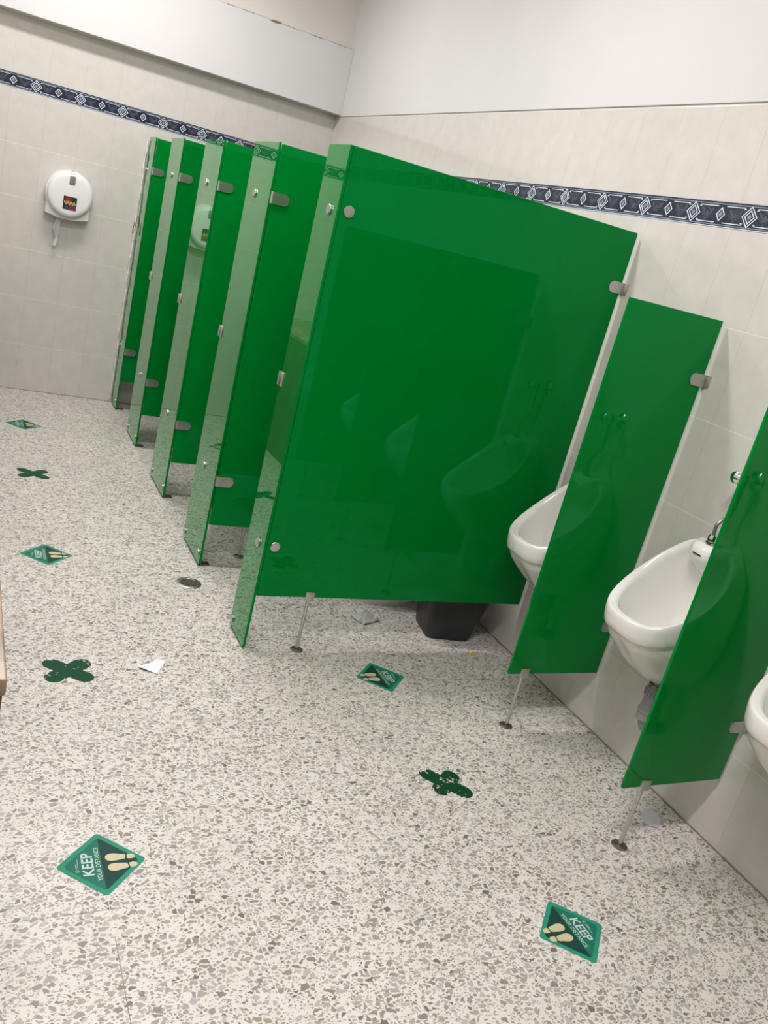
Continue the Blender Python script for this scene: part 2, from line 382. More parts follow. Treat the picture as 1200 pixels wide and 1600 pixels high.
# ceiling lamps (out of the frame, they light the room)
for i, (lx, ly, e) in enumerate(LAMPS):
    t = thing('ceiling_lamp', 'long white ceiling lamp, ' + ['nearest the back wall', 'middle one of the row', 'nearest the entrance'][i], 'lamp', (lx, ly, ZC-0.08), 'ceiling lamps')
    b = new_bm(); add_box(b, -0.65, 0.65, -0.14, 0.14, 0.0, 0.08, bev=0.006); obj('lamp_housing', b, M['plastic'], t)
    b = new_bm(); add_box(b, -0.61, 0.61, -0.115, 0.115, -0.006, -0.0005, bev=0.002); obj('diffuser', b, M['lamp'], t)

# ------------------------------------------------------------------ hardware makers (local to a thing)
def round_bolt(parent, p, axis, r=0.0165, th=0.007):
    """polished round fixing cap; axis is the outward unit direction"""
    b = new_bm()
    m = T(*p) @ Vector((0, 0, 1)).rotation_difference(Vector(axis)).to_matrix().to_4x4()
    add_lathe(b, [(0.0001, -0.006), (r*0.82, -0.006), (r*0.85, 0.001), (r, 0.002), (r, th-0.0015), (r-0.0015, th), (0, th+0.0006)], 28, mat=m)
    return obj('round_bolt', b, M['steel'], parent)
def tongue(x0, x1, hw, rnd, n=10):
    """outline of a plate from x0 (square end) to x1 (round end)"""
    s = 1 if x1 > x0 else -1
    pts = [(x0, -hw), (x1-s*rnd, -hw)] + [(x1-s*rnd+s*rnd*math.sin(a), -hw*math.cos(a)) for a in [PI*k/n for k in range(1, n)]] + [(x1-s*rnd, hw), (x0, hw)]
    return pts if s > 0 else pts[::-1]
def wall_clip(parent, z, length=0.078, side=-1):
    """clip gripping a panel (in the plane y=0) at the wall x=0"""
    b = new_bm()
    for s in (-1, 1):
        add_poly(b, tongue(0.0, -length, 0.020, 0.018), 0, 0.004, mat=T(0, s*0.0052 + (0.004 if s < 0 else 0)*0, z) @ RX(PI/2) @ T(0, 0, 0 if s < 0 else -0.004))
    add_box(b, -0.006, 0, -0.022, 0.022, z-0.020, z+0.020, bev=0.0015)
    for q in (-0.012, 0.012): add_lathe(b, [(0.003, 0), (0.003, 0.001), (0, 0.0015)], 12, mat=T(-0.012, -0.0092, z+q*0.8) @ RX(PI/2))
    return obj('wall_clip', b, M['steel'], parent)
def support_leg(parent, x, z0):
    """clamp under the glass with a thin rod and a flat floor disc (panel in the plane y=0)"""
    b = new_bm(); add_box(b, x-0.017, x+0.017, -0.011, 0.011, z0-0.012, z0+0.024, bev=0.0015)
    c = obj('leg_clamp', b, M['steel'], parent)
    b = new_bm(); add_tube(b, [(x, 0, z0-0.008), (x, 0, 0.004)], 0.0066, 14)
    l = obj('leg', b, M['steel'], parent)
    b = new_bm(); add_lathe(b, [(0.024, 0.0), (0.024, 0.003), (0.021, 0.005), (0.009, 0.006), (0.008, 0.010), (0, 0.010)], 28, mat=T(x, 0, 0))
    obj('foot_disc', b, M['steel_dark'], l)
def glass_panel(name, parent, x0, x1, y0, y1, z0, z1):
    b = new_bm(); add_box(b, x0, x1, y0, y1, z0, z1, bev=0.0012, seg=1)
    return obj(name, b, M['glass'], parent, smooth=20)

XF = -1.186; GT = 0.010
ORD = ['farthest from the camera, against the back wall', 'second from the back wall', 'third from the back wall', 'fourth from the back wall', 'nearest the camera']
PIL = [(-0.210, -0.012), (-1.02, -0.70), (-1.870, -1.523), (-2.685, -2.368), (-3.385, -3.208)]
PL = ['narrow green glass front panel fixed to the back wall tiles, farthest of the row',
      'green glass front panel second in the row from the back wall',
      'green glass front panel third in the row, reflecting the round tissue dispenser',
      'green glass front panel fourth in the row, just behind the floor drain',
      'green glass front panel nearest the camera, joined to the large end partition']
for i, (yn, yf) in enumerate(PIL):
    t = thing('stall_front_panel', PL[i], 'glass panel', (XF, yn, 0), 'green glass stall front panels')
    W = yf-yn
    glass_panel('glass', t, 0, GT, 0.0 if i < 4 else -0.005, W, 0.012, 1.74)
    by = [0.17, 0.177, 0.195, 0.190, 0.055][i]
    if i == 0: by = 0.19
    if i: 
        for z in (1.545, 0.402): round_bolt(t, (0, by, z), (-1, 0, 0))
    # floor fixings: round caps outside, dark foot brackets behind
    for y_, z_ in ((0.035, 0.055), (W-0.022, 0.045)):
        if i == 0 and y_ > 0.1: continue
        if i == 4 and y_ < 0.1: continue
        round_bolt(t, (0, y_, z_), (-1, 0, 0), r=0.014)
        b = new_bm(); add_box(b, 0.010, 0.016, y_-0.018, y_+0.018, 0.0, 0.07, bev=0.001); add_box(b, 0.010, 0.055, y_-0.018, y_+0.018, 0.0, 0.006, bev=0.001)
        obj('floor_bracket', b, M['steel_dark'], t)
    if 0 < i < 4:
        for z0, z1 in ((0.175, 0.275), (1.712, 1.738)):
            b = new_bm(); add_box(b, 0.0105, 0.0155, -0.0045, 0.004, z0, z1, bev=.0008, seg=1); obj('white_seal', b, M['silicone'], t)
    if i:   # strike plate on the far edge
        b = new_bm(); add_box(b, -0.007, 0.017, W-0.024, W+0.012, 0.945, 0.992, bev=0.0015); obj('strike_plate', b, M['steel'], t)
    else:
        b = new_bm(); pts = []
        random.seed(5)
        for k in range(24): pts.append((-0.012+random.uniform(-.004, .003), W+0.006, 0.02+k*1.70/23))
        add_tube(b, pts, lambda q: 0.006+0.003*math.sin(q*37)**2, 8, n=3); obj('sealant_bead', b, M['silicone'], t)
        b = new_bm(); add_tube(b, [(-0.006, W+0.002, 1.69), (-0.010, W+0.002, 1.60), (-0.008, W+0.002, 1.50), (-0.012, W+0.002, 1.35), (-0.020, W+0.002, 1.22), (-0.024, W+0.002, 1.16), (-0.018, W+0.002, 1.14), (-0.008, W+0.002, 1.25)], 0.0022, 8)
        obj('loose_wire', b, M['steel_dark'], t)
        for z in (1.545, 0.41): round_bolt(t, (0, W-0.02, z), (-1, 0, 0), r=0.012)

# doors, all swung fully inwards, hinged on the near edge of panels 1..4
DL = ['open green glass stall door hinged on the panel by the back wall', 'open green glass stall door hinged on the second panel from the back wall',
      'open green glass stall door hinged on the third panel from the back wall', 'open green glass stall door with hinges nearest the camera, just left of the nearest front panel']
for i in range(4):
    yn = PIL[i][0]; wd = [0.46, 0.47, 0.47, 0.49][i]
    t = thing('stall_door', DL[i], 'door', (XF+0.007, yn-0.0145, 0), 'open green glass stall doors')
    glass_panel('glass', t, 0.002, wd, -0.002, 0.008, 0.205, 1.735)
    for z in (1.543, 0.402):
        b = new_bm()
        add_poly(b, tongue(0.0, 0.068, 0.0215, 0.020), 0, 0.005, mat=T(0, -0.0025, z) @ RX(PI/2))
        add_poly(b, tongue(0.0, 0.068, 0.0215, 0.020), 0, 0.004, mat=T(0, 0.0125, z) @ RX(PI/2))
        add_lathe(b, [(0.006, z-0.0215), (0.006, z+0.0215)], 16, mat=T(0, 0.0, 0))
        obj('hinge', b, M['steel'], t)

# partitions between the stalls
for i in (1, 2, 3):
    yc = PIL[i][0] + [0, 0.122, 0.140, 0.135][i]
    t = thing('stall_partition', ['', 'green glass partition behind the second front panel from the back wall', 'green glass partition behind the third front panel from the back wall',
              'green glass partition behind the fourth front panel, on the short leg left of the large panel'][i], 'glass partition', (0, yc, 0), 'green glass partitions between stalls')
    glass_panel('glass', t, XF+GT+0.002, -0.02, -0.005, 0.005, 0.22, 1.74)
    support_leg(t, -0.968, 0.22)
    for z in (1.54, 0.41): wall_clip(t, z)

# the large end partition
t = thing('end_partition', 'largest green glass partition facing the camera, closing the nearest stall', 'glass partition', (0, -3.385, 0))
glass_panel('glass', t, XF+GT+0.001, -0.02, -0.005, 0.005, 0.22, 1.74)
support_leg(t, -0.972, 0.22)
for z in (1.552, 0.414): round_bolt(t, (-1.147, -0.005, z), (0, -1, 0), r=0.018)
for z in (1.54, 0.41): wall_clip(t, z)

# urinal dividers
DIV = [-3.915, -4.528, -5.16]
VL = ['green glass urinal divider fully in view, beside the large end partition', 'green glass urinal divider right of the middle urinal, cut by the photo edge', 'green glass urinal divider out of frame beyond the nearest urinal']
for i, y in enumerate(DIV):
    t = thing('urinal_divider', VL[i], 'glass divider', (0, y, 0), 'green glass urinal dividers')
    glass_panel('glass', t, -0.418, -0.02, -0.005, 0.005, 0.215, 1.516)
    support_leg(t, -0.334 if i else -0.352, 0.215)
    for z in (1.32, 0.407): wall_clip(t, z)

# ------------------------------------------------------------------ urinals
def lerp_rows(keys, n):
    """keys: list of rows (each a list of Vectors) sampled at even steps; smooth resample along s"""
    cols = list(zip(*keys)); out = [catmull(list(c), n) for c in cols]
    return [list(r) for r in zip(*out)]
# each row: rim outer, lip low, flank, low flank, bottom  |  rim crown, rim inner, wall, bowl, drain
US = [
 # s=0 front centre
 [(-.372,0,.600),(-.367,0,.552),(-.322,0,.505),(-.222,0,.412),(-.155,0,.372)],
 [(-.360,.070,.602),(-.354,.068,.548),(-.318,.062,.500),(-.225,.046,.415),(-.148,.026,.372)],
 [(-.322,.124,.616),(-.316,.122,.558),(-.280,.112,.508),(-.195,.080,.418),(-.130,.042,.372)],
 [(-.262,.156,.650),(-.250,.155,.585),(-.212,.144,.525),(-.140,.104,.425),(-.095,.052,.373)],
 [(-.198,.166,.698),(-.175,.166,.635),(-.130,.158,.560),(-.075,.118,.440),(-.050,.058,.375)],
 [(-.140,.156,.755),(-.105,.160,.705),(-.060,.155,.625),(-.020,.125,.480),(-.0,.064,.378)],
 [(-.095,.128,.812),(-.060,.136,.785),(-.025,.140,.720),(-.0,.130,.600),(0,.085,.42)],
 [(-.074,.092,.850),(-.050,.104,.842),(-.020,.115,.810),(-.0,.122,.72),(0,.105,.55)],
 [(-.066,.045,.868),(-.045,.052,.870),(-.018,.056,.869),(-.0,.060,.866),(0,.060,.80)],
 [(-.064,0,.871),(-.044,0,.873),(-.018,0,.872),(-.0,0,.869),(0,0,.81)],
]
UI = [
 [(-.358,0,.6065),(-.338,0,.602),(-.322,0,.575),(-.262,0,.480),(-.150,0,.440)],
 [(-.347,.064,.6085),(-.327,.058,.604),(-.312,.053,.577),(-.254,.036,.482),(-.148,.012,.440)],
 [(-.312,.114,.622),(-.294,.103,.618),(-.281,.095,.590),(-.228,.064,.486),(-.142,.020,.441)],
 [(-.256,.144,.655),(-.241,.131,.650),(-.230,.122,.618),(-.182,.082,.495),(-.130,.025,.442)],
 [(-.194,.153,.702),(-.181,.140,.696),(-.168,.130,.660),(-.124,.088,.510),(-.112,.026,.443)],
 [(-.137,.143,.758),(-.126,.130,.750),(-.110,.121,.712),(-.078,.084,.535),(-.096,.022,.445)],
 [(-.094,.116,.812),(-.086,.103,.803),(-.070,.097,.765),(-.052,.070,.570),(-.086,.016,.448)],
 [(-.076,.082,.846),(-.070,.071,.836),(-.054,.068,.800),(-.042,.050,.600),(-.080,.010,.450)],
 [(-.069,.040,.862),(-.066,.036,.850),(-.050,.034,.815),(-.038,.025,.620),(-.078,.005,.452)],
 [(-.068,0,.864),(-.065,0,.852),(-.050,0,.818),(-.037,0,.625),(-.077,0,.452)],
]
def urinal_body():
    rows = []
    for i, (a, c) in enumerate(zip(US, UI)):
        a = [Vector(p) for p in a]; k = 1.0 if i < 5 else max(0, 1-(i-4)*0.35)
        crease = a[1].lerp(a[2], 0.22); crease += Vector((0.006, -0.005 if i else 0, -0.002))*k      # step under the rim band
        a.insert(2, crease)
        rows.append(a[::-1] + [Vector(p) for p in c])     # bottom .. rim outer, crown .. drain
    rows = [[Vector((p.x*0.94, p.y*0.92, 0.87-(0.87-p.z)*0.955)) for p in r] for r in rows]
    fine = lerp_rows(rows, 4)
    fine = [catmull(r, 3) for r in fine]
    b = bmesh.new(); m = len(fine[0]); grid = []
    for r in fine: grid.append([b.verts.new(v) for v in r])
    mir = [grid[0]] + [[b.verts.new((v.x, -v.y, v.z)) for v in r] for r in fine[1:-1]] + [grid[-1]]
    for G, flip in ((grid, False), (mir, True)):
        for i in range(len(G)-1):
            for j in range(m-1):
                q = [G[i][j], G[i+1][j], G[i+1][j+1], G[i][j+1]]
                if flip: q.reverse()
                try: b.faces.new(q)
                except ValueError: pass
    # close the underside and the bowl floor
    for j in (0, m-1):
        loop = [g[j] for g in grid] + [g[j] for g in mir[1:-1]][::-1]
        try: b.faces.new(loop if j else loop[::-1])
        except ValueError: pass
    bmesh.ops.remove_doubles(b, verts=b.verts, dist=0.0003)
    bmesh.ops.recalc_face_normals(b, faces=b.faces)
    # spreader hood hanging into the bowl under the inlet
    h = bmesh.new()
    prof = [(.867, -.112, .058), (.846, -.128, .058), (.814, -.122, .052), (.788, -.100, .040), (.768, -.072, .024)]
    rings = []
    for z, xf, hw in prof:
        rings.append([h.verts.new(p) for p in ((-.033, -hw*1.15, z), (-.06, -hw*1.15, z), (xf+.012, -hw*.8, z), (xf, -hw*.35, z), (xf, hw*.35, z), (xf+.012, hw*.8, z), (-.06, hw*1.15, z), (-.035, hw*1.15, z))])
    for a_, c_ in zip(rings, rings[1:]):
        for k in range(8): h.faces.new((a_[k], a_[(k+1) % 8], c_[(k+1) % 8], c_[k]))
    h.faces.new(rings[0]); h.faces.new(rings[-1])
    bmesh.ops.bevel(h, geom=h.edges[:], offset=0.004, segments=2, affect='EDGES')
    merge(b, h)
    return b
def make_urinal(label, y):
    t = thing('urinal', label, 'urinal', (0, y, 0), 'white wall urinals')
    obj('bowl', urinal_body(), M['china'], t, smooth=60)
    b = new_bm(); add_box(b, -0.1285, -0.1245, -0.016, 0.016, 0.832, 0.836); obj('spreader_slot', b, M['slot'], t)
    b = new_bm()
    add_lathe(b, [(.025, .396), (.025, .368), (.028, .368), (.028, .356), (.024, .354)][::-1], 24, mat=T(-.075, 0, 0))
    obj('drain_collar', b, M['steel_dark'], t)
    b = new_bm()
    pr = [(z_[0], z_[1]+.014) for z_ in [(.022, .222), (.032, .222), (.032, .248), (.035, .250), (.035, .258), (.029, .261), (.029, .305), (.032, .309), (.032, .334), (.027, .342)]]
    add_lathe(b, pr, 28, mat=T(-.075, 0, 0))
    for k in range(20):
        a = 2*PI*k/20; add_box(b, -.002, .002, -.0015, .0015,   .324, .346, mat=T(-.075, 0, 0) @ RZ(a) @ T(.0325, 0, 0))
    add_tube(b, [(-.075, 0, .25), (-.075, 0, .222), (-.062, 0, .206), (-.03, 0, .200), (-.001, 0, .200)], 0.019, 16)
    obj('drain_trap', b, M['pvc'], t)
    return t
def make_valve(label, y):
    t = thing('flush_valve', label, 'valve', (0, y, 1.09), 'chrome flush valves')
    b = new_bm(); add_lathe(b, [(.030, 0), (.030, .003), (.022, .010), (.012, .012), (.012, .06), (0, .06)], 28, mat=RY(-PI/2)); obj('escutcheon', b, M['chrome'], t)
    b = new_bm(); add_lathe(b, [(.015, -.02), (.017, -.015), (.017, .015), (.012, .020), (0, .021)], 20, mat=T(-.050, 0, 0)); add_lathe(b, [(.010, -.035), (.012, -.034), (.012, -.018)], 6, mat=T(-.050, 0, 0)); obj('valve_body', b, M['chrome'], t)
    b = new_bm(); add_lathe(b, [(.010, 0), (.012, .004), (.019, .008), (.021, .018), (.018, .028), (.010, .034), (0, .035)], 24, mat=T(-.062, 0, 0) @ RY(-PI/2)); obj('push_knob', b, M['chrome'], t)
    b = new_bm(); add_tube(b, [(-.050, 0, -.033), (-.045, -.004, -.070), (-.040, -.008, -.100), (-.050, -.008, -.122), (-.074, -.002, -.138), (-.088, 0, -.158), (-.086, 0, -.190)], 0.0058, 12); obj('supply_hose', b, M['hose'], t)
    b = new_bm(); add_lathe(b, [(.016, -.219), (.016, -.212), (.013, -.210), (.0135, -.196), (.010, -.190), (.006, -.189)], 8, mat=T(-.086, 0, 0), smooth=False); obj('hose_nut', b, M['chrome'], t)
UR = [-3.657, -4.238, -4.822, -5.50]
UL = ['white china urinal between the large partition and the first divider', 'white china urinal in the middle, showing its grey drain trap',
      'white china urinal cut off by the right edge of the photo', 'white china urinal out of frame, seen only mirrored in the large partition']
FL = ['chrome flush valve with hose above the urinal beside the large partition', 'chrome flush valve with curved grey hose above the middle urinal',
      'chrome flush valve with hose above the urinal at the right photo edge', 'chrome flush valve with hose above the out-of-frame urinal']
for i, y in enumerate(UR):
    make_urinal(UL[i], y); make_valve(FL[i], y)

# ------------------------------------------------------------------ toilet in the nearest stall (its foot shows under the partition)
t = thing('toilet', 'white toilet in the nearest stall, only its base showing under the partition', 'toilet', (0, -2.868, 0))
def oval_ring(cx, rx, ry, z, n=28, back=None):
    pts = []
    for k in range(n):
        a = 2*PI*k/n; x = cx+rx*math.cos(a); y = ry*math.sin(a)*(1-0.10*math.cos(a+PI)*0)
        if back is not None: x = min(x, back)
        pts.append(Vector((x, y, z)))
    return pts
def loft(bm, rings, cap=True):
    b = bmesh.new(); R = [[b.verts.new(p) for p in r] for r in rings]; n = len(R[0])
    for a, c in zip(R, R[1:]):
        for k in range(n): b.faces.new((a[k], a[(k+1) % n], c[(k+1) % n], c[k]))
    if cap: b.faces.new(R[0]); b.faces.new(R[-1])
    merge(bm, b)
b = new_bm()
loft(b, [oval_ring(-.40, .205, .125, 0), oval_ring(-.40, .205, .125, .02), oval_ring(-.40, .175, .105, .06), oval_ring(-.41, .175, .105, .16), oval_ring(-.43, .215, .150, .28), oval_ring(-.44, .245, .182, .37), oval_ring(-.44, .250, .187, .39),
         oval_ring(-.44, .205, .145, .39), oval_ring(-.43, .170, .115, .30), oval_ring(-.40, .10, .07, .20)])
add_box(b, -.27, -.02, -.10, .10, .20, .37, bev=.03)
obj('bowl', b, M['china'], t, smooth=50)
b = new_bm()
loft(b, [oval_ring(-.44, .252, .188, .392), oval_ring(-.44, .254, .190, .402), oval_ring(-.44, .248, .184, .410), oval_ring(-.44, .165, .112, .410), oval_ring(-.44, .165, .112, .394)], cap=False)
obj('seat', b, M['plastic'], t, smooth=50)
b = new_bm(); add_box(b, -.20, -.012, -.205, .205, .37, .70, bev=.025, seg=3); obj('tank', b, M['china'], t)
b = new_bm(); add_box(b, -.21, -.006, -.215, .215, .70, .735, bev=.012, seg=3); obj('tank_lid', b, M['china'], t)
b = new_bm(); add_lathe(b, [(.018, 0), (.018, .006), (0, .008)], 20, mat=T(-.11, 0, .735)); obj('flush_button', b, M['chrome'], t)

# ------------------------------------------------------------------ waste bin
t = thing('waste_bin', 'black plastic waste bin under the large partition by the tiled wall', 'bin', (-.240, -3.215, 0), rz=-0.17)
def rrect(hx, hy, r, z, notch=0, n=4):
    pts = []
    for cx, cy, a0 in ((hx-r, hy-r, 0), (-hx+r, hy-r, PI/2), (-hx+r, -hy+r, PI), (hx-r, -hy+r, 1.5*PI)):
        for k in range(n+1):
            a = a0+PI/2*k/n; x = cx+r*math.cos(a); y = cy+r*math.sin(a)
            if notch and x < 0: pass
            pts.append(Vector((x, y, z)))
    return pts
b = new_bm()
outer = [rrect(.098+.055*k, .088+.045*k, .022, .31*k) for k in [0, .02, .15, .35, .6, .85, 1]]
inner = [rrect(.095+.055*k, .085+.045*k, .020, .31*k) for k in [1, .6, .3, .03]]
loft(b, outer+inner)
obj('bin_body', b, M['bin'], t, smooth=40)
b = new_bm()
loft(b, [rrect(.156, .136, .026, .300), rrect(.162, .142, .028, .300), rrect(.162, .142, .028, .318), rrect(.148, .128, .022, .318), rrect(.148, .128, .022, .300)], cap=False)
obj('bin_rim', b, M['bin'], t, smooth=40)

# ------------------------------------------------------------------ toilet roll dispenser on the back wall
t = thing('tissue_dispenser', 'round white jumbo tissue dispenser on the back wall tiles', 'dispenser', (-1.622, 0, 1.285))
FR = RX(PI/2)      # local z -> -y (out of the wall), local y -> z
def drum_outline(r, rb, zb, n=40):
    """circle that turns into a flared foot below"""
    pts = []
    a0 = -0.42
    for k in range(n+1):
        a = a0 + (PI-2*a0)*k/n; pts.append((r*math.cos(a), r*math.sin(a)))
    left = [(-rb, zb)] ; arc = []
    for k in range(1, 10):
        q = -rb+2*rb*k/10; arc.append((q, zb-0.020*(1-(q/rb)**2)))
    return pts + left + arc + [(rb, zb)]
b = new_bm(); q = bmesh.new()
lv = [(0.141, .128, -.132, 0.0), (0.141, .128, -.132, .070), (0.137, .125, -.129, .080)]
R = []
for r, rb, zb, y in lv: R.append([q.verts.new((x, z, y)) for x, z in drum_outline(r, rb, zb)])
for a_, c_ in zip(R, R[1:]):
    for k in range(len(a_)): q.faces.new((a_[k], a_[(k+1) % len(a_)], c_[(k+1) % len(c_)], c_[k]))
q.faces.new(R[0]); q.faces.new(R[-1]); merge(b, q, mat=FR)
obj('housing', b, M['plastic'], t, smooth=40)
b = new_bm(); add_lathe(b, [(.133, .078), (.133, .100), (.129, .112), (.120, .119), (.105, .1215), (0, .122)], 56, mat=FR); obj('round_cover', b, M['plastic'], t, smooth=50)
b = new_bm(); add_box(b, -.014, .020, .060, .112, .1195, .1235, bev=.001, mat=FR); obj('viewing_window', b, M['window'], t)
b = new_bm(); add_box(b, -.014, .018, .119, .126, .100, .1165, mat=FR); obj('lock_slot', b, M['window'], t)
b = new_bm(); add_box(b, -.006, .008, .136, .1395, .070, .0805, mat=FR); obj('key_slot', b, M['window'], t)
b = new_bm()
add_box(b, -.028, .030, -.066, -.008, .1218, .1230, mi=0, mat=FR)
add_box(b, -.022, .006, -.034, -.010, .1228, .1234, mi=1, mat=FR); add_box(b, .002, .029, -.064, -.046, .1228, .1234, mi=1, mat=FR)
for k in range(11):
    xx = -.024+k*.0047; add_box(b, xx, xx+.0034, -.039-.0035*(k % 3), -.028-.003*((k*2) % 3), .1232, .1239, mi=2, mat=FR)
add_box(b, -.020, -.006, -.060, -.050, .1228, .1234, mi=3, mat=FR); add_box(b, -.004, .018, -.066, -.056, .1230, .1236, mi=3, mat=FR)
bmesh.ops.transform(b, matrix=T(.003, 0, -.048) @ Matrix.Diagonal((1.35, 1, 1.35, 1)) @ T(-.001, 0, .037), verts=b.verts)
obj('square_sticker', b, [M['black_ink'], M['red'], M['yellow_ink'], M['violet_ink']], t)
b = new_bm(); q = bmesh.new(); rows = []
for k in range(13):
    z = -.115-k*.0175; wdt = .022-.012*(k/12)+.004*math.sin(k*1.3); cx = -.046+.004*math.sin(k*.9)
    rows.append([q.verts.new((cx-wdt+j*wdt*2/4, -.042+.006*math.sin(j*2.1+k*.5), z+.004*math.sin(j*1.7) if k == 12 else z)) for j in range(5)])
for a_, c_ in zip(rows, rows[1:]):
    for j in range(4): q.faces.new((a_[j], a_[j+1], c_[j+1], c_[j]))
bmesh.ops.solidify(q, geom=q.faces[:], thickness=0.0015)
merge(b, q); obj('hanging_tissue', b, M['tissue'], t)

# ------------------------------------------------------------------ sink counter, left edge of the frame
t = thing('sink_counter', 'tan marble counter corner over a brown base at the left photo edge', 'counter', (XL+0.03, -4.855, 0))
b = new_bm(); add_box(b, 0, -2.128-XL, 0, 4.85, .772, .80, bev=.004); obj('countertop', b, M['marble'], t)
b = new_bm(); add_box(b, 0, -2.132-XL, 0.004, 4.85, 0, .772, bev=.002); obj('base', b, M['brown_tile'], t)

# ------------------------------------------------------------------ floor drain
t = thing('floor_drain', 'round grey metal floor drain near the fourth glass front panel', 'drain', (-1.262, -2.850, 0))
b = new_bm(); add_lathe(b, [(.036, .0015), (.050, .0), (.051, .0025), (.047, .004), (.038, .004), (.036, .0015)], 40); obj('drain_ring', b, M['steel'], t)
b = new_bm(); add_lathe(b, [(.038, .0005), (.038, .0028), (0, .0030)], 40)
obj('drain_grate', b, M['steel_dark'], t)
b = new_bm()
for rr in (.010, .018, .026, .033):
    for k in range(6):
        a0 = k*PI/3+rr*30
        for j in range(5):
            a = a0+j*0.14; add_box(b, rr-.0011, rr+.0011, -rr*.08, rr*.08, .0026, .0034, mat=RZ(a))
obj('grate_slots', b, M['slot'], t)

# ------------------------------------------------------------------ floor stickers
def rounded_square(h, r, n=5):
    """square of half-side h turned 45 degrees (a diamond)"""
    pts = []
    for cx, cy, a0 in ((h-r, h-r, 0), (-h+r, h-r, PI/2), (-h+r, -h+r, PI), (h-r, -h+r, 1.5*PI)):
        for k in range(n+1):
            a = a0+PI/2*k/n; x, y = cx+r*math.cos(a), cy+r*math.sin(a)
            pts.append(((x-y)*math.sqrt(.5), (x+y)*math.sqrt(.5)))
    return pts
def clip_half(pts, sign):
    out = []
    for (x0, y0), (x1, y1) in zip(pts, pts[1:]+pts[:1]):
        if sign*y0 >= 0: out.append((x0, y0))
        if (y0 < 0) != (y1 < 0) and y0 != y1:
            s = y0/(y0-y1); out.append((x0+(x1-x0)*s, 0.0))
    return out
def text_mesh(txt, size, sx=1.0, bold=0.0):
    cu = bpy.data.curves.new('lettering', 'FONT'); cu.body = txt; cu.size = size; cu.align_x = 'CENTER'; cu.offset = bold; cu.resolution_u = 3
    o = bpy.data.objects.new('lettering', cu); COL.objects.link(o)
    dg = bpy.context.evaluated_depsgraph_get(); me = bpy.data.meshes.new_from_object(o.evaluated_get(dg))
    bpy.data.objects.remove(o); bpy.data.curves.remove(cu)
    for v in me.vertices: v.co.x *= sx
    return me
def foot_shape(n=22):
    top = [(0.0, .033), (.0085, .031), (.0135, .022), (.0130, .010), (.0095, -.004), (.0075, -.012)]
    return top
def add_foot(bm, cx, cy, ang, flip):
    f = -1 if flip else 1
    sole = [(-.0068, -.0105), (.0070, -.0115), (.0098, .002), (.0125, .014), (.0118, .025), (.0070, .0325), (0, .0345), (-.0070, .0320), (-.0112, .024), (-.0112, .012), (-.0090, .0)]
    heel = [(-.0068, -.0150), (.0070, -.0160), (.0076, -.024), (.0060, -.0305), (0, -.0335), (-.0060, -.0305), (-.0074, -.024)]
    for o in (sole, heel):
        sm = [tuple(v)[:2] for v in catmull([Vector((x, y, 0)) for x, y in o+[o[0]]], 3)][:-1]
        add_poly(bm, [(x*f, y) for x, y in sm], 0.0006, 0.00115, mi=0, mat=T(cx, cy, 0) @ RZ(ang))
TM_KEEP = text_mesh('KEEP', .036, 0.95, 0.0007); TM_YOUR = text_mesh('YOUR DISTANCE', .0152, 0.92, 0.0001)
def sticker(label, x, y, rz):
    t = thing('floor_sticker', label, 'sticker', (x, y, 0), 'green distancing stickers', rz)
    random.seed(int(abs(x*1000)))
    out = rounded_square(.0725, .009)
    jag = []
    for (x0, y0), (x1, y1) in zip(out, out[1:]+out[:1]):
        L = math.hypot(x1-x0, y1-y0); m = max(1, int(L/.006))
        for k in range(m):
            e = random.uniform(-.0006, .0004) if m > 3 else 0
            px, py = x0+(x1-x0)*k/m, y0+(y1-y0)*k/m; d = math.hypot(px, py); jag.append((px*(1+e/d), py*(1+e/d)))
    b = new_bm(); add_poly(b, jag, 0.0002, 0.0006); obj('sticker_border', b, M['st_edge'], t)
    inn = rounded_square(.0605, .010)
    b = new_bm(); add_poly(b, clip_half(inn, 1), 0.0004, 0.0009); obj('upper_field', b, M['st_mid'], t)
    b = new_bm(); add_poly(b, clip_half(inn, -1), 0.0004, 0.0009); obj('lower_field', b, M['st_dark'], t)
    b = new_bm()
    for me, yy in ((TM_KEEP, .0195), (TM_YOUR, .0035)):
        q = bmesh.new(); q.from_mesh(me); bmesh.ops.transform(q, matrix=T(0, yy, .0012), verts=q.verts); mm = bpy.data.meshes.new('t'); q.to_mesh(mm); q.free(); b.from_mesh(mm)
    # small emblem with two fine lines beside it
    for k in range(14):
        a = 2*PI*k/14
        add_box(b, -.0009, .0009, -.0003, .0003, .0008, .0012, mat=T(-.018+.0045*math.cos(a), .0555+.0045*math.sin(a), 0) @ RZ(a+PI/2))
    add_box(b, -.0195, -.0180, .0525, .0585, .0008, .0012)
    for k in range(6): add_box(b, -.0105+k*.0026, -.0087+k*.0026, .0565, .0585, .0008, .0012)
    add_box(b, -.0105, .0190, .0530, .0540, .0008, .0012)
    obj('lettering', b, M['st_white'], t, smooth=0)
    b = new_bm(); add_foot(b, -.0148, -.0465, 0.05, True); add_foot(b, .0145, -.0440, -0.05, False)
    obj('footprints', b, M['st_cream'], t, smooth=0)
    return t
sticker('KEEP YOUR DISTANCE floor sticker at the lower left, largest in view', -1.800, -4.370, PI/2)
sticker('KEEP YOUR DISTANCE floor sticker at the lower right, in front of the urinals', -.708, -4.781, -PI/2)
sticker('KEEP YOUR DISTANCE floor sticker in front of the large glass partition', -.705, -3.583, -PI/2)
sticker('KEEP YOUR DISTANCE floor sticker left of the floor drain', -1.795, -2.637, PI/2)
sticker('KEEP YOUR DISTANCE floor sticker farthest away, nearest the back wall', -1.787, -.815, PI/2)

